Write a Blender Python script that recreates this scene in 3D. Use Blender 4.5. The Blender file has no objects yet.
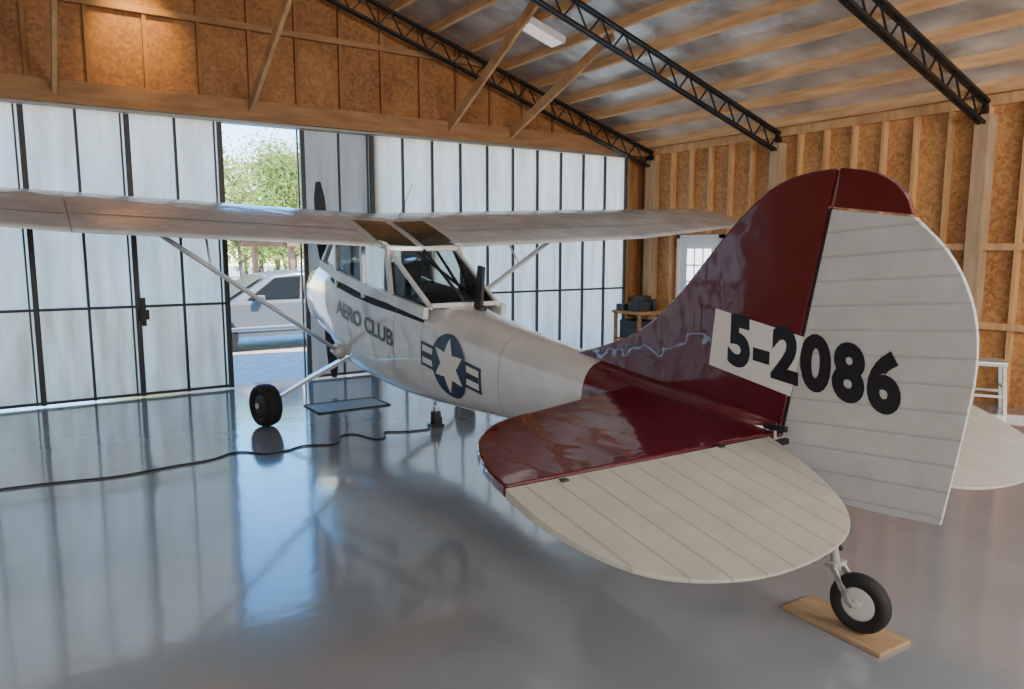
import bpy, bmesh, math, random
from mathutils import Vector, Matrix
from mathutils.bvhtree import BVHTree
random.seed(4)
S=bpy.context.scene
COL=S.collection
# ---------------------------------------------------------------- helpers
def new_mat(name):
    m=bpy.data.materials.new(name); m.use_nodes=True
    nt=m.node_tree; b=nt.nodes['Principled BSDF']
    return m,nt,b
def pm(name,col,rough=.5,metal=0,coat=0,noise=0,nscale=8,bump=0,bscale=30,spec=.5):
    m,nt,b=new_mat(name)
    b.inputs['Base Color'].default_value=(*col,1); b.inputs['Roughness'].default_value=rough
    b.inputs['Metallic'].default_value=metal; b.inputs['Coat Weight'].default_value=coat
    b.inputs['Specular IOR Level'].default_value=spec
    tc=nt.nodes.new('ShaderNodeTexCoord')
    if noise:
        n=nt.nodes.new('ShaderNodeTexNoise'); n.inputs['Scale'].default_value=nscale; n.inputs['Detail'].default_value=5
        nt.links.new(tc.outputs['Object'],n.inputs['Vector'])
        mx=nt.nodes.new('ShaderNodeMixRGB'); mx.blend_type='MULTIPLY'; mx.inputs[0].default_value=1
        r=nt.nodes.new('ShaderNodeValToRGB'); r.color_ramp.elements[0].position=.3; r.color_ramp.elements[1].position=.7
        r.color_ramp.elements[0].color=(1-noise,)*3+(1,); r.color_ramp.elements[1].color=(1,1,1,1)
        nt.links.new(n.outputs['Fac'],r.inputs[0]); mx.inputs[1].default_value=(*col,1)
        nt.links.new(r.outputs[0],mx.inputs[2]); nt.links.new(mx.outputs[0],b.inputs['Base Color'])
    if bump:
        n2=nt.nodes.new('ShaderNodeTexNoise'); n2.inputs['Scale'].default_value=bscale
        nt.links.new(tc.outputs['Object'],n2.inputs['Vector'])
        bp=nt.nodes.new('ShaderNodeBump'); bp.inputs['Strength'].default_value=bump; bp.inputs['Distance'].default_value=.02
        nt.links.new(n2.outputs['Fac'],bp.inputs['Height']); nt.links.new(bp.outputs[0],b.inputs['Normal'])
        nt.links.new(bp.outputs[0],b.inputs['Coat Normal'])
    return m
def wood(name,c1,c2,scale=(1,1,1),rough=.7):
    m,nt,b=new_mat(name); b.inputs['Roughness'].default_value=rough
    tc=nt.nodes.new('ShaderNodeTexCoord'); mp=nt.nodes.new('ShaderNodeMapping'); mp.inputs['Scale'].default_value=scale
    n=nt.nodes.new('ShaderNodeTexNoise'); n.inputs['Scale'].default_value=4; n.inputs['Detail'].default_value=6
    r=nt.nodes.new('ShaderNodeValToRGB'); r.color_ramp.elements[0].position=.3; r.color_ramp.elements[1].position=.7
    r.color_ramp.elements[0].color=(*c1,1); r.color_ramp.elements[1].color=(*c2,1)
    nt.links.new(tc.outputs['Object'],mp.inputs[0]); nt.links.new(mp.outputs[0],n.inputs['Vector'])
    nt.links.new(n.outputs['Fac'],r.inputs[0]); nt.links.new(r.outputs[0],b.inputs['Base Color'])
    return m
def osb(name,c1,c2):
    m,nt,b=new_mat(name); b.inputs['Roughness'].default_value=.6
    tc=nt.nodes.new('ShaderNodeTexCoord')
    v=nt.nodes.new('ShaderNodeTexVoronoi'); v.inputs['Scale'].default_value=26
    n=nt.nodes.new('ShaderNodeTexNoise'); n.inputs['Scale'].default_value=1.1; n.inputs['Detail'].default_value=4
    sep=nt.nodes.new('ShaderNodeSeparateColor')
    nt.links.new(tc.outputs['Object'],v.inputs['Vector']); nt.links.new(tc.outputs['Object'],n.inputs['Vector'])
    nt.links.new(v.outputs['Color'],sep.inputs[0])
    ma=nt.nodes.new('ShaderNodeMath'); ma.operation='MULTIPLY_ADD'; ma.inputs[1].default_value=.28
    nt.links.new(sep.outputs[0],ma.inputs[0]); 
    mb=nt.nodes.new('ShaderNodeMath'); mb.operation='MULTIPLY'; mb.inputs[1].default_value=.75
    nt.links.new(n.outputs['Fac'],mb.inputs[0]); nt.links.new(mb.outputs[0],ma.inputs[2])
    r=nt.nodes.new('ShaderNodeValToRGB'); r.color_ramp.elements[0].position=.25; r.color_ramp.elements[1].position=.75
    r.color_ramp.elements[0].color=(*c1,1); r.color_ramp.elements[1].color=(*c2,1)
    nt.links.new(ma.outputs[0],r.inputs[0]); nt.links.new(r.outputs[0],b.inputs['Base Color'])
    return m
def link(o,parent=None):
    COL.objects.link(o)
    if parent: o.parent=parent
    return o
def mesh_obj(name,bm,mats,parent=None,smooth=False,bevel=0,autosm=False):
    me=bpy.data.meshes.new(name); bmesh.ops.recalc_face_normals(bm,faces=bm.faces); bm.to_mesh(me); bm.free()
    if not isinstance(mats,(list,tuple)): mats=[mats]
    for m in mats: me.materials.append(m)
    if smooth:
        for p in me.polygons: p.use_smooth=True
    o=bpy.data.objects.new(name,me); link(o,parent)
    if bevel:
        md=o.modifiers.new('bev','BEVEL'); md.width=bevel; md.segments=3; md.limit_method='ANGLE'; md.angle_limit=math.radians(35)
    return o
def empty(name,loc=(0,0,0),rz=0):
    e=bpy.data.objects.new(name,None); e.location=loc; e.rotation_euler=(0,0,rz); e.empty_display_size=.2; COL.objects.link(e); return e
def add_box(bm,lo,hi,mi=0):
    vs=[bm.verts.new((x,y,z)) for x in (lo[0],hi[0]) for y in (lo[1],hi[1]) for z in (lo[2],hi[2])]
    for f in [(0,1,3,2),(4,6,7,5),(0,4,5,1),(2,3,7,6),(0,2,6,4),(1,5,7,3)]:
        bm.faces.new([vs[i] for i in f]).material_index=mi
def add_beam(bm,p1,p2,w,h,up=(0,0,1),mi=0,w2=None,h2=None):
    p1=Vector(p1);p2=Vector(p2);d=(p2-p1).normalized();up=Vector(up)
    if abs(d.dot(up))>.98: up=Vector((0,1,0))
    s=d.cross(up).normalized();u=s.cross(d)
    w2=w if w2 is None else w2; h2=h if h2 is None else h2
    vs=[]
    for p,ww,hh in((p1,w,h),(p2,w2,h2)):
        for a,b in((-1,-1),(1,-1),(1,1),(-1,1)):
            vs.append(bm.verts.new(p+s*a*ww/2+u*b*hh/2))
    for f in[(0,1,2,3),(7,6,5,4),(0,4,5,1),(1,5,6,2),(2,6,7,3),(3,7,4,0)]:
        bm.faces.new([vs[i] for i in f]).material_index=mi
def add_tube(bm,p1,p2,r,r2=None,seg=12,mi=0,ax=None,squash=1):
    p1=Vector(p1);p2=Vector(p2);d=(p2-p1).normalized();r2=r if r2 is None else r2
    up=Vector(ax) if ax else (Vector((0,0,1)) if abs(d.z)<.9 else Vector((0,1,0)))
    s=d.cross(up).normalized();u=s.cross(d)
    R=[]
    for p,rr in((p1,r),(p2,r2)):
        R.append([bm.verts.new(p+s*math.cos(2*math.pi*i/seg)*rr*squash+u*math.sin(2*math.pi*i/seg)*rr) for i in range(seg)])
    for i in range(seg):
        j=(i+1)%seg; f=bm.faces.new([R[0][i],R[0][j],R[1][j],R[1][i]]); f.material_index=mi; f.smooth=True
    bm.faces.new(R[0][::-1]).material_index=mi; bm.faces.new(R[1]).material_index=mi
def add_lathe(bm,c,axis,prof,seg=32,mi=0):
    c=Vector(c);axis=Vector(axis).normalized();up=Vector((0,0,1)) if abs(axis.z)<.9 else Vector((0,1,0))
    s=axis.cross(up).normalized();u=s.cross(axis);R=[]
    for o,r in prof:
        R.append([bm.verts.new(c+axis*o+(s*math.cos(2*math.pi*i/seg)+u*math.sin(2*math.pi*i/seg))*max(r,1e-4)) for i in range(seg)])
    for k in range(len(R)-1):
        for i in range(seg):
            j=(i+1)%seg; f=bm.faces.new([R[k][i],R[k][j],R[k+1][j],R[k+1][i]]); f.smooth=True; f.material_index=mi
    bm.faces.new(R[0][::-1]).material_index=mi; bm.faces.new(R[-1]).material_index=mi
def wheel(name,c,axis,r,w,mt,mh,parent):
    bm=bmesh.new()
    h=w/2
    add_lathe(bm,c,axis,[(-h*.55,r*.55),(-h*.8,r*.62),(-h,r*.78),(-h*.85,r*.93),(-h*.4,r),(0,r*1.0),(h*.4,r),(h*.85,r*.93),(h,r*.78),(h*.8,r*.62),(h*.55,r*.55)],40,0)
    add_lathe(bm,c,axis,[(-h*.72,r*.12),(-h*.7,r*.5),(-h*.62,r*.58),(h*.62,r*.58),(h*.7,r*.5),(h*.72,r*.12)],24,1)
    add_lathe(bm,c,axis,[(-h*1.0,r*.1),(-h*.95,r*.14),(h*.95,r*.14),(h*1.0,r*.1)],16,1)
    return mesh_obj(name,bm,[mt,mh],parent)
# ---------------------------------------------------------------- materials
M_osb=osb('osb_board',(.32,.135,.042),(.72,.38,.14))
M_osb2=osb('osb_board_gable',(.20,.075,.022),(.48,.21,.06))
M_stud=wood('pine_stud',(.50,.26,.11),(.74,.44,.20),(3,3,.6))
M_beam=wood('pine_beam',(.28,.135,.055),(.44,.235,.10),(.5,3,3))
M_purl=wood('pine_purlin',(.60,.32,.14),(.88,.56,.29),(3,.5,3))
M_steel=pm('black_steel',(.010,.010,.011),.45)
M_bar=pm('door_bar_steel',(.045,.045,.045),.5)
M_dark=pm('dark_plastic',(.02,.02,.022),.5)
M_rub=pm('tyre_rubber',(.012,.012,.012),.75)
M_hub=pm('hub_white',(.6,.6,.57),.35)
M_alu=pm('aluminium',(.6,.61,.62),.3,1)
M_white=pm('aircraft_white',(.70,.70,.685),.18,0,.8,noise=.16,nscale=3,bump=.14,bscale=3)
M_red=pm('aircraft_maroon',(.105,.006,.014),.14,0,1,noise=.15,nscale=2,bump=.22,bscale=3.5)
M_blue=pm('marking_blue',(.012,.022,.07),.35)
M_mwhite=pm('marking_white',(.76,.75,.72),.35)
M_black=pm('marking_black',(.012,.013,.018),.4)
M_let=pm('lettering_grey',(.06,.065,.09),.4)
M_seat=pm('seat_fabric',(.05,.055,.045),.8)
M_cab=pm('cabin_dark',(.03,.03,.03),.8)
M_foil=pm('foil_insulation',(.80,.77,.74),.34,.45,noise=.55,nscale=1.8,bump=1.0,bscale=5)
def glass(name,tint,fac=.12):
    m=bpy.data.materials.new(name); m.use_nodes=True; nt=m.node_tree; nt.nodes.clear()
    o=nt.nodes.new('ShaderNodeOutputMaterial'); mx=nt.nodes.new('ShaderNodeMixShader'); t=nt.nodes.new('ShaderNodeBsdfTransparent'); g=nt.nodes.new('ShaderNodeBsdfGlossy')
    fr=nt.nodes.new('ShaderNodeFresnel'); fr.inputs[0].default_value=1.45
    t.inputs[0].default_value=(*tint,1); g.inputs['Roughness'].default_value=.03
    nt.links.new(fr.outputs[0],mx.inputs[0]); nt.links.new(t.outputs[0],mx.inputs[1]); nt.links.new(g.outputs[0],mx.inputs[2]); nt.links.new(mx.outputs[0],o.inputs[0])
    return m
M_glass=glass('canopy_glass',(.8,.84,.8))
M_cglass=pm('car_glass',(.015,.02,.024),.15,0,0,spec=.25)
M_sky=pm('skylight_glass',(.05,.06,.045),.12,0,.4)
def ribbed(name,col,axis,period,off=0):
    m,nt,b=new_mat(name); b.inputs['Roughness'].default_value=.36
    tc=nt.nodes.new('ShaderNodeTexCoord'); dp=nt.nodes.new('ShaderNodeVectorMath'); dp.operation='DOT_PRODUCT'; dp.inputs[1].default_value=axis
    nt.links.new(tc.outputs['Object'],dp.inputs[0])
    d=nt.nodes.new('ShaderNodeMath'); d.operation='DIVIDE'; d.inputs[1].default_value=period; nt.links.new(dp.outputs['Value'],d.inputs[0])
    f=nt.nodes.new('ShaderNodeMath'); f.operation='FRACT'; nt.links.new(d.outputs[0],f.inputs[0])
    r=nt.nodes.new('ShaderNodeValToRGB'); cr=r.color_ramp
    cr.elements[0].position=0; cr.elements[0].color=(0,0,0,1); cr.elements[1].position=.06; cr.elements[1].color=(1,1,1,1)
    e=cr.elements.new(.13); e.color=(0,0,0,1)
    nt.links.new(f.outputs[0],r.inputs[0])
    bp=nt.nodes.new('ShaderNodeBump'); bp.inputs['Strength'].default_value=.5; bp.inputs['Distance'].default_value=.010
    nt.links.new(r.outputs[0],bp.inputs['Height']); nt.links.new(bp.outputs[0],b.inputs['Normal'])
    n=nt.nodes.new('ShaderNodeTexNoise'); n.inputs['Scale'].default_value=6; n.inputs['Detail'].default_value=9; n.inputs['Roughness'].default_value=.65
    nt.links.new(tc.outputs['Object'],n.inputs['Vector'])
    mx=nt.nodes.new('ShaderNodeMixRGB'); mx.inputs[1].default_value=(*[c*.66 for c in col],1); mx.inputs[2].default_value=(*[c*1.05 for c in col],1)
    nt.links.new(n.outputs['Fac'],mx.inputs[0])
    m2=nt.nodes.new('ShaderNodeMixRGB'); m2.inputs[2].default_value=(*[c*.62 for c in col],1)
    ml=nt.nodes.new('ShaderNodeMath'); ml.operation='MULTIPLY'; ml.inputs[1].default_value=.45; nt.links.new(r.outputs[0],ml.inputs[0])
    nt.links.new(ml.outputs[0],m2.inputs[0]); nt.links.new(mx.outputs[0],m2.inputs[1]); nt.links.new(m2.outputs[0],b.inputs['Base Color'])
    return m
M_rud=ribbed('rudder_skin',(.62,.62,.60),(0,.08,.99),.115)
M_elev=ribbed('elevator_skin',(.50,.485,.415),(.98,.15,0),.14)
def panel_mat(name,c1,c2,tr=.5):
    m=bpy.data.materials.new(name); m.use_nodes=True; nt=m.node_tree; nt.nodes.clear()
    o=nt.nodes.new('ShaderNodeOutputMaterial'); mx=nt.nodes.new('ShaderNodeMixShader'); mx.inputs[0].default_value=tr
    d=nt.nodes.new('ShaderNodeBsdfDiffuse'); t=nt.nodes.new('ShaderNodeBsdfTranslucent')
    tc=nt.nodes.new('ShaderNodeTexCoord'); mp=nt.nodes.new('ShaderNodeMapping'); mp.inputs['Scale'].default_value=(4,4,.5)
    n=nt.nodes.new('ShaderNodeTexNoise'); n.inputs['Scale'].default_value=1.5; n.inputs['Detail'].default_value=6
    r=nt.nodes.new('ShaderNodeValToRGB'); r.color_ramp.elements[0].position=.35; r.color_ramp.elements[1].position=.65
    r.color_ramp.elements[0].color=(*c1,1); r.color_ramp.elements[1].color=(*c2,1)
    nt.links.new(tc.outputs['Object'],mp.inputs[0]); nt.links.new(mp.outputs[0],n.inputs['Vector']); nt.links.new(n.outputs['Fac'],r.inputs[0])
    nt.links.new(r.outputs[0],d.inputs[0]); nt.links.new(r.outputs[0],t.inputs[0])
    nt.links.new(d.outputs[0],mx.inputs[1]); nt.links.new(t.outputs[0],mx.inputs[2]); nt.links.new(mx.outputs[0],o.inputs[0])
    return m
M_pan=panel_mat('door_panel_translucent',(.74,.63,.50),(.96,.86,.72),.6)
M_panw=panel_mat('door_panel_warm_reflection',(.64,.47,.31),(.94,.78,.58),.6)  # lower left panels: warm reflected light put into the colour
M_pang=panel_mat('door_panel_grey',(.42,.41,.37),(.54,.52,.46),.2)
def floor_mat():
    m,nt,b=new_mat('epoxy_floor')
    tc=nt.nodes.new('ShaderNodeTexCoord')
    n=nt.nodes.new('ShaderNodeTexNoise'); n.inputs['Scale'].default_value=.9; n.inputs['Detail'].default_value=7
    r=nt.nodes.new('ShaderNodeValToRGB'); r.color_ramp.elements[0].position=.3; r.color_ramp.elements[1].position=.7
    r.color_ramp.elements[0].color=(.24,.265,.295,1); r.color_ramp.elements[1].color=(.31,.335,.36,1)
    nt.links.new(tc.outputs['Object'],n.inputs['Vector']); nt.links.new(n.outputs['Fac'],r.inputs[0]); nt.links.new(r.outputs[0],b.inputs['Base Color'])
    b.inputs['Roughness'].default_value=.15; b.inputs['IOR'].default_value=1.6; b.inputs['Coat Weight'].default_value=.8; b.inputs['Coat Roughness'].default_value=.07
    n2=nt.nodes.new('ShaderNodeTexNoise'); n2.inputs['Scale'].default_value=3.2; n2.inputs['Detail'].default_value=4
    bp=nt.nodes.new('ShaderNodeBump'); bp.inputs['Strength'].default_value=.07; bp.inputs['Distance'].default_value=.03
    nt.links.new(tc.outputs['Object'],n2.inputs['Vector']); nt.links.new(n2.outputs['Fac'],bp.inputs['Height']); nt.links.new(bp.outputs[0],b.inputs['Normal']); nt.links.new(bp.outputs[0],b.inputs['Coat Normal'])
    return m
M_floor=floor_mat()
# ---------------------------------------------------------------- room
XL,XR,YF,YB=-6.0,9.66,10.15,-4.0
XC=(XL+XR)/2
def rz(x): return 3.68+.31*((XR-XC)-abs(x-XC))
bm=bmesh.new(); add_box(bm,(XL-.2,YB-.2,-.12),(XR+.2,YF+.25,0)); mesh_obj('floor',bm,M_floor)
bm=bmesh.new()
t=.06
pr=[(XL-.4,rz(XL-.4)),(XC,rz(XC)),(XR+.4,rz(XR+.4))]
vs=[[bm.verts.new((x,y,z+dz)) for (x,z) in pr] for y in(YB-.3,YF+.5) for dz in(0,t)]
for i in(0,1):
    bm.faces.new([vs[0][i],vs[0][i+1],vs[2][i+1],vs[2][i]])
    bm.faces.new([vs[1][i],vs[3][i],vs[3][i+1],vs[1][i+1]])
    bm.faces.new([vs[0][i],vs[1][i],vs[1][i+1],vs[0][i+1]])
    bm.faces.new([vs[2][i],vs[2][i+1],vs[3][i+1],vs[3][i]])
ceiling=mesh_obj('ceiling',bm,M_foil)
bm=bmesh.new()
sl=math.atan(.31)
for side in(1,-1):
    d=.25
    while d<(XR-XC)-.1:
        x=XR-d if side==1 else XL+d
        z=rz(x)-.075
        add_beam(bm,(x,YB,z),(x,YF-.02,z),.045,.14,up=(side*math.sin(sl),0,math.cos(sl)))
        d+=.60
mesh_obj('purlins',bm,M_purl,ceiling)
for n,y in enumerate((9.85,7.2,4.35,1.5,-1.4)):
    bm=bmesh.new()
    for side in(1,-1):
        def P(s,off):
            x=(XR-.12-s) if side==1 else (XL+.12+s)
            return Vector((x,y,rz(x)-.17-off))
        L=(XR-XC)-.12; N=20; dp=.27
        for yy in(-.03,.03):
            a=P(0,0);b=P(L,0);c=P(0,dp);d=P(L,dp)
            for q in(a,b,c,d): q.y+=yy
            add_beam(bm,a,b,.03,.035); add_beam(bm,c,d,.03,.035)
        for i in range(N):
            s0=L*i/N; s1=L*(i+.5)/N; s2=L*(i+1)/N
            add_beam(bm,P(s0,0.0),P(s1,dp),.018,.018); add_beam(bm,P(s1,dp),P(s2,0),.018,.018)
        add_beam(bm,P(0,-.02),P(0,dp+.03),.10,.05)
    mesh_obj('roof_truss' if n==0 else 'roof_truss.%03d'%n,bm,M_steel)
bm=bmesh.new()
def gable(bm,y0,y1,zb):
    pts=[(XL,zb),(XR,zb),(XR,rz(XR)),(XC,rz(XC)),(XL,rz(XL))]
    A=[bm.verts.new((x,y0,z)) for x,z in pts];B=[bm.verts.new((x,y1,z)) for x,z in pts]
    bm.faces.new(A);bm.faces.new(B[::-1])
    for i in range(5): bm.faces.new([A[i],A[(i+1)%5],B[(i+1)%5],B[i]])
gable(bm,YF,YF+.12,3.48)
add_box(bm,(9.22,YF,0),(XR,YF+.12,3.48))
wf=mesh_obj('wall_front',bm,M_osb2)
bm=bmesh.new()
x=XL+.1
while x<XR-.3:
    add_box(bm,(x,YF-.05,3.72),(x+.045,YF+.0,rz(x)-.02)); x+=.61
add_box(bm,(9.2,YF-.1,0),(9.32,YF,3.5)); add_box(bm,(9.5,YF-.1,0),(9.62,YF,3.5))
mesh_obj('gable_studs',bm,wood('gable_stud_wood',(.24,.10,.03),(.38,.18,.065),(3,3,.6)),wf)
bm=bmesh.new()
add_box(bm,(XL,YF-.16,3.49),(XR,YF,3.74)); add_box(bm,(XL,YF-.08,4.62),(6.4,YF,4.70))
mesh_obj('header_beam',bm,M_beam,wf,bevel=.004)
bm=bmesh.new(); add_box(bm,(XL,YF-.06,3.46),(9.25,YF+.15,3.49)); mesh_obj('door_track',bm,pm('galvanised_track',(.35,.34,.32),.5,.5),wf)
for i,(x,y2,z2) in enumerate(((6.62,7.6,4.6),(5.52,7.55,4.98),(2.62,7.0,5.2),(.47,7.0,5.3))):
    bm=bmesh.new(); add_beam(bm,(x,YF-.05,3.6),(x,y2,z2),.045,.14); mesh_obj('knee_brace_%d'%(i+1),bm,wood('brace_wood',(.42,.22,.095),(.62,.37,.17),(3,1,1)),wf)
bm=bmesh.new()
add_box(bm,(XR,3.0,0),(XR+.12,YF+.12,rz(XR)+.02)); add_box(bm,(XR,YB,0),(XR+.12,1.7,rz(XR)+.02)); add_box(bm,(XR,1.7,2.3),(XR+.12,3.0,rz(XR)+.02))
wr=mesh_obj('wall_right',bm,M_osb)
bm=bmesh.new()
y=YF-.35
while y>YB:
    if not(1.6<y<3.05 or 8.27<y<9.2): add_box(bm,(XR-.10,y-.02,0),(XR,y+.02,3.6))
    elif y>8: add_box(bm,(XR-.10,y-.02,2.1),(XR,y+.02,3.6))
    y-=.42
add_box(bm,(XR-.12,YB,3.5),(XR,YF,3.62))
add_box(bm,(XR-.13,3.1,1.83),(XR-.1,8.2,1.91))
add_box(bm,(XR-.13,3.1,.9),(XR-.1,8.2,.98))
mesh_obj('wall_studs',bm,M_stud,wr)
bm=bmesh.new()
for y in(9.85,7.2,4.35): add_box(bm,(XR-.2,y-.08,0),(XR,y+.08,3.4))
mesh_obj('wall_posts',bm,wood('post_wood',(.36,.24,.14),(.52,.37,.22),(3,3,.5)),wr)
bm=bmesh.new(); add_box(bm,(XL-.12,YB,0),(XL,YF+.12,rz(XL)+.02)); mesh_obj('wall_left',bm,M_osb)
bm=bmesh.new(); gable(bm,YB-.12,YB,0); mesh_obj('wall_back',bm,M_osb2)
d=empty('door_1')
bm=bmesh.new(); add_box(bm,(XR-.05,8.3,0),(XR-.002,9.16,2.02)); 
mesh_obj('leaf',bm,pm('door_paint_white',(.85,.86,.86),.4),d,bevel=.004)
bm=bmesh.new()
for a,b in((8.24,8.3),(9.16,9.22)): add_box(bm,(XR-.08,a,0),(XR-.002,b,2.08))
add_box(bm,(XR-.08,8.24,2.02),(XR-.002,9.22,2.08))
for y0 in (8.44,8.63,8.82,9.0): add_box(bm,(XR-.075,y0-.012,1.0),(XR-.06,y0+.012,1.86))
for z0 in (1.0,1.29,1.57,1.86): add_box(bm,(XR-.075,8.44,z0-.012),(XR-.06,9.0,z0+.012))
mesh_obj('frame',bm,pm('door_trim_white',(.8,.8,.8),.4),d)
bm=bmesh.new(); add_box(bm,(XR-.062,8.44,1.0),(XR-.05,9.0,1.86))
mg,nt,b=new_mat('daylit_glass'); b.inputs['Base Color'].default_value=(.8,.88,.95,1); b.inputs['Emission Color'].default_value=(.85,.92,1,1); b.inputs['Emission Strength'].default_value=3.2
mesh_obj('glazing',bm,mg,d)
bm=bmesh.new(); add_lathe(bm,(XR-.09,8.38,1.0),(1,0,0),[(-.02,.01),(-.015,.03),(.01,.03),(.03,.012)],16); mesh_obj('knob',bm,M_alu,d)
# ---------------------------------------------------------------- hangar sliding doors
def hdoor(name,xs,thick,y,mats,barw=.03):
    e=empty(name)
    bmu=bmesh.new();bml=bmesh.new();bmb=bmesh.new()
    for a,b in zip(xs[:-1],xs[1:]):
        for bmm,z0,z1 in((bmu,1.14,3.46),(bml,.02,1.14)):
            v=[bmm.verts.new(p) for p in((a,y,z0),(b,y,z0),(b,y,z1),(a,y,z1))]; bmm.faces.new(v)
    for i,x in enumerate(xs):
        w=.06 if i in thick else barw
        add_box(bmb,(x-w/2,y-.05,.015),(x+w/2,y-.005,3.45))
        if i in thick: add_box(bmb,(x-.075,y-.04,.015),(x-.055,y-.01,3.45))
    for z in(.04,1.14): add_box(bmb,(xs[0],y-.045,z-.016),(xs[-1],y-.004,z+.016))
    mesh_obj('upper_panels',bmu,mats[0],e); mesh_obj('lower_panels',bml,mats[1],e); mesh_obj('steel_frame',bmb,M_bar,e)
    return e
xsL=[-5.99]+[2.25-.53*i for i in range(15,-1,-1)]
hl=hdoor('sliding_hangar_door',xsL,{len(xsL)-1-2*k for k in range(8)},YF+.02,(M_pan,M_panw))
bm=bmesh.new(); add_box(bm,(1.22,YF-.06,.9),(1.27,YF-.03,1.25)); add_box(bm,(1.2,YF-.1,.98),(1.3,YF-.05,1.1)); mesh_obj('latch',bm,M_steel,hl)
xsR=[4.32+.487*i for i in range(11)]
hdoor('sliding_hangar_door.001',xsR,{0},YF+.02,(M_pan,M_pan))
hdoor('sliding_hangar_door.002',[3.34,3.86,4.4],{0,2},YF+.1,(M_pang,M_pang),.02)
# ---------------------------------------------------------------- ceiling light
bm=bmesh.new()
add_box(bm,(-.30,-.14,-.05),(.30,.14,.03)); add_box(bm,(-.27,-.11,-.065),(.27,.11,-.05),1)
ml,nt,b=new_mat('light_diffuser'); b.inputs['Emission Color'].default_value=(1,.95,.85,1); b.inputs['Emission Strength'].default_value=.5
o=mesh_obj('ceiling_light',bm,[pm('fixture_white',(.85,.85,.82),.4),ml])
o.location=(5.88,8.15,rz(5.88)-.2); o.rotation_euler=(0,sl,0)
# ---------------------------------------------------------------- AIRPLANE (local x lateral, y forward)
A=empty('airplane',(3.25,0,0))
SEC=[(9.08,.22,1.52,1.08,2.3),(9.0,.31,1.61,.98,2.4),(8.85,.365,1.68,.92,2.6),(8.5,.40,1.73,.84,2.8),(8.1,.42,1.73,.75,3),
 (7.9,.43,1.70,.68,3.4),(7.7,.435,1.60,.62,4),(7.2,.435,1.52,.545,4),(6.7,.43,1.46,.50,4),(6.2,.41,1.42,.475,3.8),(5.75,.38,1.385,.47,3.2),
 (5.3,.345,1.30,.48,2.8),(4.85,.305,1.23,.50,2.6),(4.4,.265,1.175,.52,2.5),(4.0,.23,1.13,.545,2.4),(3.75,.21,1.105,.56,2.4),(3.3,.17,1.06,.59,2.3),(2.8,.12,1.01,.635,2.3),(2.36,.06,.97,.68,2.2)]
NS=40
bm=bmesh.new(); rings=[]
for (y,hw,zt,zb,n) in SEC:
    zc=(zt+zb)/2;hh=(zt-zb)/2;ring=[]
    for i in range(NS):
        a=2*math.pi*i/NS;c,s=math.cos(a),math.sin(a)
        ring.append(bm.verts.new((hw*math.copysign(abs(c)**(2/n),c),y,zc+hh*math.copysign(abs(s)**(2/n),s))))
    rings.append(ring)
for k in range(len(rings)-1):
    for i in range(NS):
        j=(i+1)%NS
        f=bm.faces.new([rings[k][i],rings[k][j],rings[k+1][j],rings[k+1][i]])
        ym=(SEC[k][0]+SEC[k+1][0])/2
        f.material_index=1 if ym<3.75 else (3 if ym>8.85 else 0)
        if 5.8<ym<7.85 and 3<=i<=16: f.material_index=2
bm.faces.new(rings[0]);bm.faces.new(rings[-1][::-1])
fus=mesh_obj('fuselage',bm,[M_white,M_red,M_cab,pm('nose_bowl_sky_reflection',(.30,.45,.62),.12,.6,1)],A,smooth=True)  # blue on the nose is a sky reflection put into its colour
bvh=BVHTree.FromPolygons([v.co.copy() for v in fus.data.vertices],[tuple(p.vertices) for p in fus.data.polygons])
def proj(y,z,off=.005,side=-1):
    h=bvh.ray_cast(Vector((side*2,y,z)),Vector((-side,0,0)))
    if h[0] is None: return Vector((side*.3,y,z))
    nrm=h[1]; 
    if nrm.x*side<0: nrm=-nrm
    return h[0]+nrm*off
def decal_grid(name,fn,nu,nv,mat,off,side=-1):
    bm=bmesh.new();G=[[bm.verts.new(proj(*fn(u/nu,v/nv),off,side)) for v in range(nv+1)] for u in range(nu+1)]
    for u in range(nu):
        for v in range(nv):
            bm.faces.new([G[u][v],G[u+1][v],G[u+1][v+1],G[u][v+1]])
    return mesh_obj(name,bm,mat,A,smooth=True)
tb=math.radians(9)
def tilt(cy,cz,a,b):
    return (cy-a*math.cos(tb), cz+b-a*math.sin(tb))
for side in(-1,1):
    cy,cz=5.31,.885
    sf='l' if side<0 else 'r'
    decal_grid('marking_bar_back_'+sf,lambda u,v:tilt(cy,cz,(u-.5)*.90,(v-.5)*.21),24,6,M_blue,.004,side)
    decal_grid('marking_bar_'+sf,lambda u,v:tilt(cy,cz,(u-.5)*.84,(v-.5)*.155),24,6,M_mwhite,.006,side)
    decal_grid('marking_stripe_'+sf,lambda u,v:tilt(cy,cz,(u-.5)*.84,(v-.5)*.05),24,3,M_black,.008,side)
    decal_grid('marking_disc_'+sf,lambda u,v:tilt(cy,cz,.26*(.02+.98*v)*math.cos(u*2*math.pi),.26*(.02+.98*v)*math.sin(u*2*math.pi)),40,6,M_blue,.010,side)
    def star(u,v):
        a=u*2*math.pi; k=(a/(math.pi/3)+.5)%1; 
        r=.225/(1+1.0*min(k,1-k)*2)*v+.002
        return tilt(cy,cz,r*math.cos(a),r*math.sin(a))
    decal_grid('marking_emblem_'+sf,star,60,6,M_mwhite,.013,side)
def text_mesh(body,size,offset,space=1):
    c=bpy.data.curves.new('t','FONT'); c.body=body; c.size=size; c.offset=offset; c.align_x='CENTER'; c.align_y='CENTER'; c.resolution_u=5; c.space_character=space
    o=bpy.data.objects.new('t',c); COL.objects.link(o); dg=bpy.context.evaluated_depsgraph_get(); dg.update()
    me=bpy.data.meshes.new_from_object(o.evaluated_get(dg)); bpy.data.objects.remove(o); return me
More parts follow.
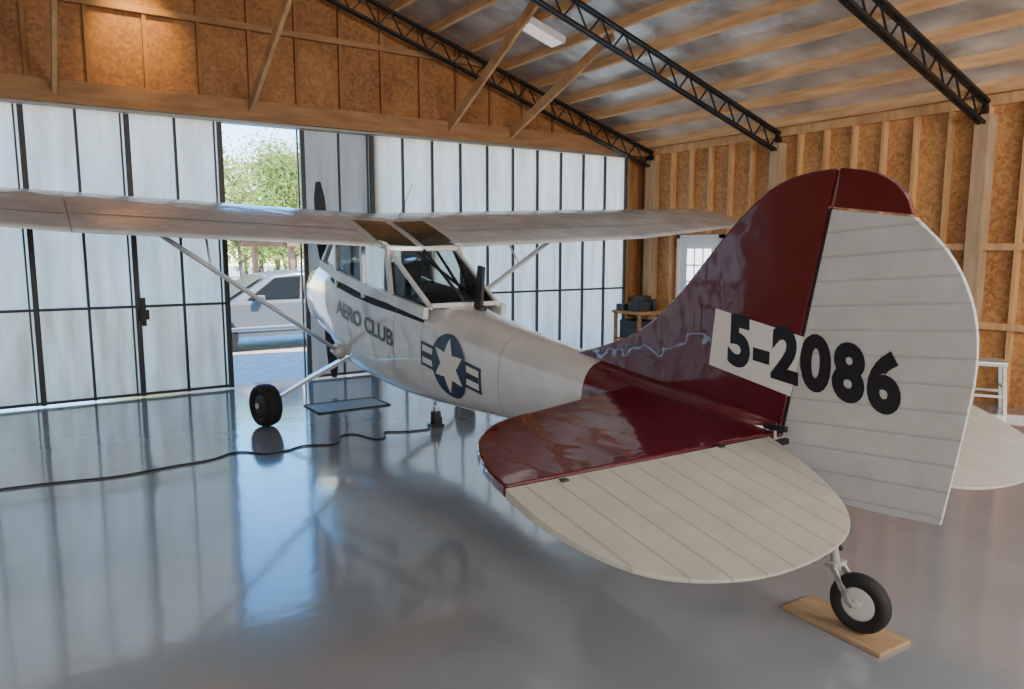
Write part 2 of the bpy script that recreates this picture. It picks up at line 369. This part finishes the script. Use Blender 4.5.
def text_on(body,size,offset,fn,name,mat,sx=1,sub=0,space=1):
    me=text_mesh(body,size,offset,space)
    b=bmesh.new(); b.from_mesh(me)
    if sub:
        bmesh.ops.triangulate(b,faces=b.faces)
        bmesh.ops.subdivide_edges(b,edges=b.edges,cuts=sub)
    for v in b.verts: v.co=fn(v.co.x*sx,v.co.y)
    me2=bpy.data.meshes.new(name); b.to_mesh(me2); b.free(); me2.materials.append(mat)
    o=bpy.data.objects.new(name,me2); link(o,A); return o
text_on('AERO CLUB',.21,.006,lambda a,b:proj(*tilt(6.95,1.12,a,b),.006,-1),'lettering_side',M_let,1.25,1)
for y in(4.65,5.75,6.25,7.95,8.5):
    bm=bmesh.new(); pts=[]
    for i in range(48):
        a=2*math.pi*i/48; 
        h=bvh.ray_cast(Vector((math.cos(a)*3,y,.95+math.sin(a)*3)),Vector((-math.cos(a),0,-math.sin(a))))
        pts.append(h[0]+(h[0]-Vector((0,y,.95))).normalized()*.002)
    for i in range(48):
        p,q=pts[i],pts[(i+1)%48]
        if p.z>1.36 and y>5.9 and y<7.9: continue
        vv=[bm.verts.new(p+Vector((0,-.004,0))),bm.verts.new(q+Vector((0,-.004,0))),bm.verts.new(q+Vector((0,.004,0))),bm.verts.new(p+Vector((0,.004,0)))]
        bm.faces.new(vv)
    mesh_obj('panel_seam',bm,pm('seam_grey',(.25,.25,.24),.5),A)
# wing
INC=math.radians(12)
def naca(t,x): return 5*t*(.2969*math.sqrt(x)-.126*x-.3516*x*x+.2843*x**3-.1036*x**4)
def camb(x,m=.02,p=.4): return m/p**2*(2*p*x-x*x) if x<p else m/(1-p)**2*((1-2*p)+2*p*x-x*x)
def chord(s):
    s=abs(s)
    if s<2.9: return 1.63
    return 1.63-(s-2.9)/(5.2-2.9)*.5
def wpt(s,x,up,extra=0,c=None,th=.12):
    c=chord(s) if c is None else c
    yl=8.03-(0 if abs(s)<2.9 else (abs(s)-2.9)*.05); zl=2.185+.042*abs(s)
    z=camb(x)+(naca(th,x) if up else -naca(th,x)); 
    px=x*c;pz=z*c+extra
    return Vector((s,yl-px*math.cos(INC)+pz*math.sin(INC),zl-px*math.sin(INC)+pz*math.cos(INC)))
XS=[0,.005,.02,.05,.1,.17,.25,.35,.45,.55,.65,.75,.85,.93,1.0]
st=[0,.45,1,1.6,2.2,2.9,3.5,4.1,4.7,5.1,5.3,5.42,5.48]
stations=[-s for s in st[:0:-1]]+st
bm=bmesh.new();rr=[]
for s in stations:
    a=abs(s);c=chord(s);th=.12
    if a>5.1:
        k=(a-5.1)/.385; c2=c*math.sqrt(max(.02,1-k*k*.92)); th=.12*math.sqrt(max(.03,1-k*k)); 
    else: c2=c
    ring=[wpt(s,x,True,0,c2,th) for x in XS]+[wpt(s,x,False,0,c2,th) for x in XS[-2:0:-1]]
    off=Vector((0,-(c-c2)*.45,-(c-c2)*.45*math.tan(INC)))
    rr.append([bm.verts.new(p+off) for p in ring])
for k in range(len(rr)-1):
    n=len(rr[k])
    for i in range(n):
        j=(i+1)%n; bm.faces.new([rr[k][i],rr[k][j],rr[k+1][j],rr[k+1][i]])
bm.faces.new(rr[0]);bm.faces.new(rr[-1])
mesh_obj('wing',bm,pm('wing_skin',(.58,.60,.62),.24,.0,.35,noise=.28,nscale=2.5,bump=.8,bscale=3.5),A,smooth=True)
bm=bmesh.new()
def strip(s0,s1,x0,x1,mi=0,e=.004):
    n=8
    for i in range(n):
        a=s0+(s1-s0)*i/n;b=s0+(s1-s0)*(i+1)/n
        bm.faces.new([bm.verts.new(wpt(a,x0,True,e)),bm.verts.new(wpt(b,x0,True,e)),bm.verts.new(wpt(b,x1,True,e)),bm.verts.new(wpt(a,x1,True,e))])
for sg in(-1,1):
    strip(sg*.5,sg*2.9,.73,.74); strip(sg*2.92,sg*5.1,.75,.758)
    for s in(.5,2.9): 
        for xa,xb in((.02,.1),(.1,.25),(.25,.45),(.45,.65),(.65,.85),(.85,1)):
            strip(sg*s,sg*(s+.006),xa,xb)
mesh_obj('wing_seams',bm,pm('seam_dark',(.2,.2,.2),.6),A)
bm=bmesh.new()
for a,b in((-.40,-.04),(.04,.40)):
    xs=[.52,.6,.68,.76,.84,.92,.97]
    for x0,x1 in zip(xs[:-1],xs[1:]): strip(a,b,x0,x1,0,.006)
mesh_obj('skylights',bm,M_sky,A)
bm=bmesh.new()
for sg in(-1,1):
    add_tube(bm,(sg*.40,7.60,.72),(sg*2.32,7.25,2.07),.055,.055,14,0,ax=(0,1,0),squash=.42)
    add_tube(bm,(sg*.40,7.60,.72),(sg*.5,7.58,.80),.075,.06,12)
    add_tube(bm,(sg*1.75,7.36,1.66),(sg*1.72,7.75,2.12),.012)
mesh_obj('wing_struts',bm,M_white,A)
def wb(y,s=.4):
    x=(8.03-y)/(1.63*math.cos(INC)); x=min(max(x,0.01),1); return wpt(s,x,False).z+.02
bm=bmesh.new()
for sg in(-1,1):
    for y0,y1,w in((6.30,6.42,.06),(6.98,7.02,.05),(7.72,7.72,.05)):
        add_beam(bm,(sg*.40,y0,1.36),(sg*.385,y1,wb(y1)),w,.035,up=(1,0,0))
    add_beam(bm,(sg*.40,8.15,1.68),(sg*.37,7.72,wb(7.72)),.04,.04)
    add_beam(bm,(sg*.34,5.62,1.34),(sg*.36,6.44,1.84),.035,.035)
    for p,q in(((5.62,1.32),(6.3,1.41)),((6.3,1.41),(7.0,1.48)),((7.0,1.48),(7.75,1.60)),((7.75,1.6),(8.15,1.70))):
        add_beam(bm,(sg*.395,p[0],p[1]-.02),(sg*.405,q[0],q[1]-.02),.05,.10)
    add_beam(bm,(sg*.385,6.45,wb(6.45)-.01),(sg*.385,7.72,wb(7.72)-.02),.05,.06)
add_beam(bm,(-.34,5.62,1.365),(.34,5.62,1.365),.04,.04)
add_beam(bm,(-.38,6.44,1.85),(.38,6.44,1.85),.06,.045)
mesh_obj('cabin_frame',bm,M_white,A,bevel=.006)
bm=bmesh.new()
for p,q in(((-.3,6.0,1.4),(.1,6.6,1.9)),((.3,6.0,1.4),(-.1,6.6,1.9)),((-.38,6.3,1.4),(-.3,6.9,1.95)),((.38,6.3,1.4),(.3,6.9,1.95)),((-.35,6.9,1.5),(.35,6.9,1.5)),((.36,6.1,1.4),(.36,6.5,1.85)),((0,5.64,1.38),(0,6.44,1.85))):
    add_tube(bm,p,q,.015)
mesh_obj('cabin_tubes',bm,M_dark,A)
bm=bmesh.new()
def quad(*p): bm.faces.new([bm.verts.new(q) for q in p])
for sg in(-1,1):
    quad((sg*.39,6.36,1.38),(sg*.39,7.0,1.45),(sg*.38,7.0,wb(7.0)),(sg*.38,6.42,wb(6.45)))
    quad((sg*.39,7.0,1.45),(sg*.39,7.72,1.58),(sg*.38,7.72,wb(7.72)),(sg*.38,7.0,wb(7.0)))
    quad((sg*.39,7.72,1.58),(sg*.39,8.15,1.68),(sg*.37,7.72,wb(7.72)))
    quad((sg*.34,5.62,1.34),(sg*.39,6.34,1.38),(sg*.37,6.44,1.84))
quad((-.34,5.62,1.34),(.34,5.62,1.34),(.37,6.44,1.84),(-.37,6.44,1.84))
quad((-.39,8.15,1.68),(.39,8.15,1.68),(.37,7.72,wb(7.72)),(-.37,7.72,wb(7.72)))
mesh_obj('cabin_glass',bm,M_glass,A)
bm=bmesh.new()
for y in(6.95,7.5):
    add_beam(bm,(0,y,1.3),(0,y-.12,1.70),.36,.08,up=(0,1,0)); add_box(bm,(-.18,y,1.25),(.18,y+.4,1.5))
mesh_obj('seats',bm,M_seat,A,bevel=.03)
bm=bmesh.new(); add_beam(bm,(.05,5.50,1.3),(.05,5.44,1.70),.03,.12,up=(0,1,0),w2=.025,h2=.09)
add_tube(bm,(.05,5.45,1.3),(.05,5.45,1.36),.05)
mesh_obj('antenna_mast',bm,M_dark,A)
bm=bmesh.new(); add_tube(bm,wpt(.25,.35,True),wpt(.25,.35,True)+Vector((.12,-.1,.34)),.003); mesh_obj('antenna_whip',bm,M_dark,A)
bm=bmesh.new(); hub=Vector((0,9.16,1.40))
ax=Vector((0,math.cos(.2),math.sin(.2)))
add_lathe(bm,hub,ax,[(-.12,.16),(-.05,.155),(.05,.12),(.13,.07),(.17,.01)],24,1)
bd=Vector((-.12,-.19,.97)).normalized()
for sg in(-1,1):
    pr=[(.08,.05,.05),(.25,.10,.035),(.5,.15,.022),(.8,.15,.014),(1.1,.13,.010),(1.29,.06,.008)]
    for (r0,w0,t0),(r1,w1,t1) in zip(pr[:-1],pr[1:]):
        add_beam(bm,hub+bd*sg*r0,hub+bd*sg*r1,w0,t0,up=(.35,1,0),w2=w1,h2=t1)
mesh_obj('propeller',bm,[M_dark,M_alu],A)
bm=bmesh.new()
for sg in(-1,1):
    add_lathe(bm,(sg*.16,8.99,1.32),(0,1,0),[(0,.09),(.05,.095),(.055,.08)],20)
mesh_obj('cowl_intakes',bm,M_dark,A)
def plate(name,pts,th,mapf,mats,bev=.012,mi=None):
    bm=bmesh.new(); A0=[bm.verts.new(mapf(p,-th/2)) for p in pts];B0=[bm.verts.new(mapf(p,th/2)) for p in pts]
    bm.faces.new(A0);bm.faces.new(B0[::-1]); n=len(pts)
    for i in range(n): bm.faces.new([A0[i],A0[(i+1)%n],B0[(i+1)%n],B0[i]])
    return mesh_obj(name,bm,mats,A,bevel=bev)
def smooth_poly(pts,it=2,keep=()):
    for _ in range(it):
        out=[]
        n=len(pts)
        for i in range(n):
            p=pts[i];q=pts[(i+1)%n]
            kp=p in keep; kq=q in keep
            if kp: out.append(p)
            else: out.append((p[0]*.75+q[0]*.25,p[1]*.75+q[1]*.25))
            if not kq: out.append((p[0]*.25+q[0]*.75,p[1]*.25+q[1]*.75))
        pts=out
    return pts
vf=lambda p,t:Vector((t,p[0],p[1]))
def rfac(y,z): return 1-.8*max(0,(2.335-.187*(z-.88)-y))/.95
rf=lambda p,t:Vector((t*rfac(p[0],p[1]),p[0],p[1]))
k=[(2.345,.9),(2.13,2.05),(2.10,2.225),(3.9,1.0),(2.4,.8),(4.05,1.12)]
fin=[(2.345,.9),(2.13,2.05),(2.10,2.225),(2.26,2.22),(2.42,2.18),(2.55,2.10),(2.70,1.97),(2.86,1.81),(3.08,1.58),(3.36,1.35),(3.70,1.22),(4.05,1.12),(3.9,1.0),(2.4,.8)]
plate('fin',smooth_poly(fin,2,k),.06,vf,M_red)
k=[(2.085,2.225),(2.11,2.045),(1.735,1.995)]
plate('rudder_cap',smooth_poly([(2.085,2.225),(2.11,2.045),(1.735,1.995),(1.78,2.11),(1.92,2.20)],2,k),.056,rf,M_red,.006)
k=[(2.115,2.035),(2.325,.9),(2.33,.64),(1.53,.66),(1.73,1.985)]
plate('rudder',smooth_poly([(2.115,2.035),(2.325,.9),(2.33,.64),(1.95,.62),(1.53,.66),(1.46,1.12),(1.43,1.40),(1.46,1.62),(1.565,1.83),(1.73,1.985)],2,k),.056,rf,M_rud,.004)
bm=bmesh.new()
for sd in(-1,1):
    bm.faces.new([bm.verts.new((sd*.0325,y,z)) for y,z in((2.79,1.52),(2.825,1.20),(2.285,1.105),(2.225,1.415))])
mesh_obj('number_patch',bm,M_mwhite,A)
tb2=math.radians(7.5)
def tnum(sd):
    def f(a,b):
        y=2.215-(-sd)*a*math.cos(tb2)-b*.0; z=1.285+b-(-sd)*a*math.sin(tb2)
        hy=2.335-.187*(z-.88)
        x=.0355 if y>hy-.03 else .028*rfac(y,z)+.0045
        return Vector((sd*x,y,z))
    return f
text_on('5-2086',.36,.018,tnum(-1),'tail_number',M_black,.86,2,1.12)
text_on('5-2086',.36,.018,lambda a,b:tnum(1)(a,b),'tail_number_far',M_black,.86,2,1.12)
bm=bmesh.new(); add_beam(bm,(0,2.335,.9),(0,2.122,2.04),.045,.014,up=(0,1,0)); mesh_obj('rudder_hinge',bm,M_dark,A)
for sg in(-1,1):
    hs=lambda p,t,sg=sg:Vector((sg*p[0],p[1],.885+t+ (p[1]-2.33)*.10))
    k=[(.06,2.345),(1.71,2.37),(.1,3.36)]
    stab=[(.06,2.345),(1.71,2.37),(1.68,2.58),(1.58,2.82),(1.42,3.01),(1.20,3.12),(.93,3.16),(.1,3.36)]
    plate('stabilizer_'+('l' if sg<0 else 'r'),smooth_poly(stab,2,k),.055,hs,M_red,.015)
    dr=math.radians(15.5)
    he=lambda p,t,sg=sg:Vector((sg*p[0],p[1],.885+t*(1-.75*(2.35-p[1])/.75)-(2.32-p[1])*math.tan(dr)))
    k=[(.14,2.32),(1.72,2.35)]
    el=[(.14,2.32),(1.72,2.35),(1.71,2.15),(1.65,1.95),(1.54,1.77),(1.37,1.66),(1.1,1.58),(.75,1.58),(.46,1.65),(.28,1.82),(.17,2.12)]
    plate('elevator_'+('l' if sg<0 else 'r'),smooth_poly(el,2,k),.044,he,M_elev,.003)
bm=bmesh.new()
for s in(-1.45,-.5,.5,1.45): add_box(bm,(s-.02,2.31,.87),(s+.02,2.355,.912))
add_beam(bm,(-.05,2.42,.93),(-.10,2.25,.95),.02,.03); add_beam(bm,(.05,2.42,.93),(.10,2.25,.95),.02,.03)
add_beam(bm,(-.18,2.3,.87),(.18,2.3,.87),.03,.03)
mesh_obj('hinges',bm,M_dark,A,bevel=.005)
bm=bmesh.new()
for sg in(-1,1):
    add_beam(bm,(sg*.30,7.72,.66),(sg*.72,7.76,.46),.12,.035,up=(0,0,1)); add_beam(bm,(sg*.70,7.76,.47),(sg*1.12,7.81,.24),.10,.03,up=(0,0,1),w2=.07)
    add_tube(bm,(sg*1.06,7.78,.225),(sg*1.3,7.74,.225),.03)
mesh_obj('gear_legs',bm,M_white,A)
for i,sg in enumerate((-1,1)): wheel('main_wheel_%d'%(i+1),Vector((sg*1.2,7.75,.224)),(1,.25*-sg,0),.222,.18,M_rub,M_dark,A)
bm=bmesh.new()
add_beam(bm,(0,2.38,.68),(0,2.16,.52),.05,.022,up=(0,0,1)); add_beam(bm,(0,2.17,.53),(0,2.04,.38),.05,.02,up=(0,0,1))
add_tube(bm,(0,2.03,.42),(0,2.0,.28),.022)
for sg in(-1,1):
    add_beam(bm,(sg*.035,2.01,.32),(sg*.058,1.89,.165),.03,.016,up=(1,0,0))
add_tube(bm,(-.07,1.88,.165),(.07,1.88,.165),.014)
add_box(bm,(-.055,1.98,.3),(.055,2.03,.325))
mesh_obj('tail_gear_strut',bm,pm('worn_paint',(.45,.44,.41),.45,.2,noise=.5,nscale=25),A,bevel=.003)
bm=bmesh.new()
add_tube(bm,(-.03,2.3,.64),(-.07,2.02,.36),.012);add_tube(bm,(.03,2.3,.64),(.07,2.02,.36),.012)
add_tube(bm,(0,2.2,.6),(0,2.05,.36),.016)
for i in range(6): add_tube(bm,(-.07+.002*i,2.04+.02*i,.38+.018*i),(-.07+.002*i,2.045+.02*i,.385+.018*i),.02)
mesh_obj('tail_springs',bm,M_dark,A)
wheel('tail_wheel',Vector((0,1.87,.163)),(1,.12,0),.142,.085,M_rub,M_hub,A)
# ---------------------------------------------------------------- floor items
M_ply=wood('plywood',(.32,.20,.11),(.46,.31,.17),(4,1,1))
bm=bmesh.new(); add_box(bm,(-.12,-.27,0),(.12,.27,.02)); o=mesh_obj('plywood_board',bm,M_ply,bevel=.002); o.location=(3.27,1.96,.0005); o.rotation_euler=(0,0,-.05)
bm=bmesh.new(); add_box(bm,(-.44,-.27,0),(.44,.27,.006),1)
for lo,hi in(((-.44,-.27,0),(.44,-.25,.014)),((-.44,.25,0),(.44,.27,.014)),((-.44,-.27,0),(-.42,.27,.014)),((.42,-.27,0),(.44,.27,.014))): add_box(bm,lo,hi,0)
o=mesh_obj('drip_pan',bm,[M_bar,pm('pan_grey',(.33,.35,.37),.55,.2)]); o.location=(3.13,8.25,.001)
bm=bmesh.new(); add_box(bm,(-.07,-.06,0),(.07,.06,.03)); add_tube(bm,(0,0,.03),(0,0,.16),.055); add_tube(bm,(0,0,.16),(0,0,.20),.03,mi=1); add_tube(bm,(0,0,.20),(0,0,.215),.04,mi=1); add_tube(bm,(.06,0,.03),(.06,0,.1),.015)
o=mesh_obj('bottle_jack',bm,[M_dark,M_alu],bevel=.003); o.location=(3.52,6.74,.001)
cu=bpy.data.curves.new('extension_cord','CURVE'); cu.dimensions='3D'; cu.bevel_depth=.008; cu.bevel_resolution=3
sp=cu.splines.new('NURBS'); P=[(-2.5,7.1),(-1.2,6.85),(-.25,6.78),(.2,6.72),(.56,6.60),(1.0,6.72),(1.3,6.68),(1.45,6.86),(1.62,6.84),(1.7,6.62),(1.95,6.62),(2.1,6.78),(2.3,6.62),(2.45,6.62),(2.5,6.92),(2.72,6.92),(2.74,6.54),(2.9,6.54),(2.95,6.92),(3.1,6.66),(3.4,6.66)]
sp.points.add(len(P)-1)
for p,q in zip(sp.points,P): p.co=(q[0],q[1],.0088,1)
sp.use_endpoint_u=True; sp.order_u=4
o=bpy.data.objects.new('extension_cord',cu); cu.materials.append(M_dark); COL.objects.link(o)
W=empty('workbench')
bm=bmesh.new(); add_box(bm,(8.75,9.25,.72),(9.40,9.95,.77)); 
for x in(8.78,9.34):
    for y in(9.28,9.88): add_box(bm,(x,y,0.001),(x+.05,y+.05,.72))
add_box(bm,(8.78,9.28,.25),(9.38,9.92,.28)); mesh_obj('bench',bm,M_beam,W)
bm=bmesh.new(); add_box(bm,(8.85,9.35,.77),(9.1,9.65,.92)); add_box(bm,(9.15,9.55,.77),(9.32,9.85,1.02)); add_box(bm,(8.8,9.7,.77),(9.0,9.9,.88)); add_box(bm,(8.85,9.35,.28),(9.3,9.85,.6))
add_tube(bm,(9.2,9.37,.77),(9.2,9.37,.98),.05)
mesh_obj('tool_boxes',bm,M_dark,W,bevel=.01)
bm=bmesh.new()
add_box(bm,(-.24,-.16,.54),(.24,.16,.58))
for x in(-.2,.2):
    for y in(-.13,.13):
        add_beam(bm,(x*1.12,y*1.3,0),(x,y,.54),.035,.035,up=(1,0,0))
    add_beam(bm,(x*1.08,-.15,.2),(x*1.08,.15,.2),.02,.03)
add_beam(bm,(-.22,-.15,.28),(.22,-.15,.28),.02,.03);add_beam(bm,(-.22,.15,.28),(.22,.15,.28),.02,.03)
o=mesh_obj('work_stool',bm,M_hub,bevel=.004); o.location=(9.2,3.95,.001); o.rotation_euler=(0,0,.5)
# ---------------------------------------------------------------- outdoors
bm=bmesh.new(); add_box(bm,(-60,YF+.25,-.3),(80,90,-.13)); 
mesh_obj('ground',bm,pm('gravel_ground',(.72,.67,.60),.9,noise=.3,nscale=6,bump=.5,bscale=40))
C=empty('car',(4.35,15.3,-.13),math.pi)
cb=pm('car_paint_silver',(.20,.22,.24),.3,.3,.6)
bm=bmesh.new()
lo=[(-2.3,.35),(-2.32,.75),(-2.25,.98),(-1.2,1.0),(.9,1.0),(1.9,.92),(2.25,.78),(2.3,.4),(1.95,.3),(-2.0,.3)]
A1=[bm.verts.new((x,-.9,z)) for x,z in lo];B1=[bm.verts.new((x,.9,z)) for x,z in lo]
bm.faces.new(A1);bm.faces.new(B1[::-1])
for i in range(len(lo)): bm.faces.new([A1[i],A1[(i+1)%len(lo)],B1[(i+1)%len(lo)],B1[i]])
mesh_obj('body',bm,cb,C,bevel=.07)
def cabin(name,pts,y0,y1,mat,bev):
    bm=bmesh.new(); A1=[bm.verts.new((x,-(y0 if z<1.1 else y1),z)) for x,z in pts];B1=[bm.verts.new((x,(y0 if z<1.1 else y1),z)) for x,z in pts]
    bm.faces.new(A1);bm.faces.new(B1[::-1])
    for i in range(len(pts)): bm.faces.new([A1[i],A1[(i+1)%len(pts)],B1[(i+1)%len(pts)],B1[i]])
    mesh_obj(name,bm,mat,C,bevel=bev)
cabin('cabin',[(-2.2,.95),(-1.95,1.47),(-.2,1.53),(.3,1.47),(1.15,.95)],.86,.70,cb,.06)
for nm,pts in(('window_rear',[(-1.95,1.02),(-1.75,1.41),(-1.3,1.43),(-1.25,1.02)]),('window_mid',[(-1.17,1.02),(-1.2,1.43),(-.38,1.45),(-.3,1.02)]),('window_front',[(-.22,1.02),(-.28,1.45),(.22,1.42),(.78,1.02)])):
    cabin(nm,pts,.872,.755,M_cglass,.01)
bm=bmesh.new(); bm.faces.new([bm.verts.new(p) for p in((.36,-.62,1.455),(.36,.62,1.455),(1.13,.76,1.0),(1.13,-.76,1.0))]); o=mesh_obj('windscreen',bm,M_cglass,C); o.location=(.03,0,.01)
bm=bmesh.new()
for sx in(-1.45,1.4):
    add_lathe(bm,(sx,0,.33),(0,1,0),[(-.905,.40),(-.9,.42),(.9,.42),(.905,.4)],28)
mesh_obj('wheel_arches',bm,M_dark,C)
for i,(sx,sy) in enumerate(((-1.45,-.83),(1.4,-.83),(-1.45,.83),(1.4,.83))): wheel('wheel_%d'%(i+1),Vector((sx,sy,.34)),(0,1,0),.34,.22,M_rub,M_alu,C)
bm=bmesh.new()
add_box(bm,(-2.34,-.85,.72),(-2.2,-.6,.92)); add_box(bm,(-2.34,.6,.72),(-2.2,.85,.92)); mesh_obj('tail_lamps',bm,pm('lamp_red',(.5,.02,.02),.2),C,bevel=.02)
bm=bmesh.new(); add_box(bm,(2.1,-.88,.62),(2.29,-.6,.78)); add_box(bm,(2.1,.6,.62),(2.29,.88,.78)); 
for y0,y1 in((-.94,-.9),(.9,.94)):
    add_box(bm,(-.5,y0,.88),(-.3,y1,.91)); add_box(bm,(-1.3,y0,.88),(-1.1,y1,.91))
    add_box(bm,(-2.0,y0,.42),(1.9,y1,.5))
add_box(bm,(.5,-1.05,.98),(.65,-.86,1.1)); add_box(bm,(.5,.86,.98),(.65,1.05,1.1)); mesh_obj('trim_details',bm,M_alu,C,bevel=.015)
bm=bmesh.new(); 
for x in(-1.3,1.3):
    for y in(-1,1): add_box(bm,(x-.07,y-.07,0),(x+.07,y+.07,2.1))
v=[bm.verts.new(p) for p in((-1.7,-1.4,2.05),(1.7,-1.4,2.05),(1.7,0,2.75),(-1.7,0,2.75),(-1.7,1.4,2.05),(1.7,1.4,2.05),(-1.7,-1.4,2.12),(1.7,-1.4,2.12),(1.7,0,2.82),(-1.7,0,2.82),(-1.7,1.4,2.12),(1.7,1.4,2.12))]
for f in((0,1,2,3),(3,2,5,4),(6,7,8,9),(9,8,11,10),(0,1,7,6),(4,5,11,10)): bm.faces.new([v[i] for i in f])
add_box(bm,(-1.3,-.4,.7),(1.3,.4,.76)); 
o=mesh_obj('picnic_shelter',bm,wood('shelter_wood',(.18,.09,.045),(.28,.15,.08))); o.location=(7.9,24,-.13); o.rotation_euler=(0,0,.3)
M_bark=pm('bark',(.16,.12,.09),.9,noise=.4,nscale=6)
LM=[panel_mat('leaves_a',(.42,.46,.10),(.70,.66,.22),.45),panel_mat('leaves_b',(.52,.44,.11),(.80,.66,.22),.45),panel_mat('leaves_c',(.20,.32,.07),(.42,.50,.15),.45)]
ti=0
for i in range(34):
    ty=random.uniform(31,50); tx=ty*random.uniform(.08,.52)
    h=random.uniform(5.0,6.6)*ty/36
    bm=bmesh.new(); p=Vector((0,0,-.2)); rad=random.uniform(.10,.2)
    tips=[]
    for k in range(6):
        q=p+Vector((random.uniform(-.25,.25),random.uniform(-.25,.25),h/6)); add_tube(bm,p,q,rad*(1-k*.14),rad*(1-(k+1)*.14),8); p=q
        if k>0:
            for _ in range(4):
                a=random.uniform(0,6.28); L=random.uniform(1,2.4)*(1-.08*k); e=q+Vector((math.cos(a)*L,math.sin(a)*L,random.uniform(.3,1.1))); add_tube(bm,q,e,rad*.3,rad*.08,6); tips+= [e,(e+q)/2]
    tips.append(p)
    for tp in tips:
        for _ in range(70):
            d=Vector((random.gauss(0,.5),random.gauss(0,.5),random.gauss(0,.42))); c=tp+d
            u=Vector((random.gauss(0,1),random.gauss(0,1),random.gauss(0,1))).normalized(); w=u.orthogonal().normalized(); s=random.uniform(.05,.12)
            bm.faces.new([bm.verts.new(c+u*s),bm.verts.new(c+w*s*.6),bm.verts.new(c-u*s),bm.verts.new(c-w*s*.6)]).material_index=1
    me=bpy.data.meshes.new('tree'); bm.to_mesh(me); bm.free(); me.materials.append(M_bark); me.materials.append(LM[i%3])
    o=bpy.data.objects.new('tree' if ti==0 else 'tree.%03d'%ti,me); ti+=1; COL.objects.link(o); o.location=(tx,ty,-.13)
# ---------------------------------------------------------------- light
w=bpy.data.worlds.new('world'); S.world=w; w.use_nodes=True; nt=w.node_tree
bg=nt.nodes['Background']; sk=nt.nodes.new('ShaderNodeTexSky'); sk.sky_type='NISHITA'; sk.sun_disc=False; sk.sun_elevation=math.radians(48); sk.sun_rotation=math.radians(200); sk.air_density=1.0; sk.dust_density=.2; sk.ozone_density=2
hs_=nt.nodes.new('ShaderNodeHueSaturation'); hs_.inputs['Saturation'].default_value=1.35
nt.links.new(sk.outputs[0],hs_.inputs['Color']); nt.links.new(hs_.outputs[0],bg.inputs[0]); bg.inputs[1].default_value=1.05
L=bpy.data.lights.new('sun','SUN'); L.energy=14; L.angle=.01; L.color=(1,.91,.76); o=bpy.data.objects.new('sun',L); COL.objects.link(o)
o.rotation_euler=Vector((-.42,.62,-.85)).to_track_quat('-Z','Y').to_euler()
def area(n,loc,tgt,sx,sy,e,col):
    L=bpy.data.lights.new(n,'AREA'); L.shape='RECTANGLE'; L.size=sx; L.size_y=sy; L.energy=e; L.color=col
    o=bpy.data.objects.new(n,L); COL.objects.link(o); o.location=loc; o.rotation_euler=(Vector(tgt)-Vector(loc)).to_track_quat('-Z','Y').to_euler(); return o
area('fill_light',(-1.5,-3.4,2.9),(4,5,1.2),6,2.2,390,(1,.98,.94))  # added fill behind the camera, stands for no real fixture
area('fill_light.001',(5.5,-2.5,2.4),(8.0,6,3.6),5,1.2,440,(1,.95,.88))  # second added fill, aimed up to brighten ceiling and right wall
L=bpy.data.lights.new('work_lamp','SPOT'); L.energy=170; L.spot_size=1.1; L.spot_blend=1; L.color=(1,.66,.2); L.shadow_soft_size=.05
o=bpy.data.objects.new('work_lamp',L); COL.objects.link(o); o.location=(1.35,9.3,5.1); o.rotation_euler=Vector((0,.85,-.75)).to_track_quat('-Z','Y').to_euler()
# ---------------------------------------------------------------- camera
cd=bpy.data.cameras.new('camera'); cd.sensor_width=36; cd.lens=738/1024*36; cd.clip_end=300
co=bpy.data.objects.new('camera',cd); COL.objects.link(co); co.location=(0,0,1.85); co.rotation_euler=(math.radians(90-7.4),0,math.radians(-33.6))
S.camera=co
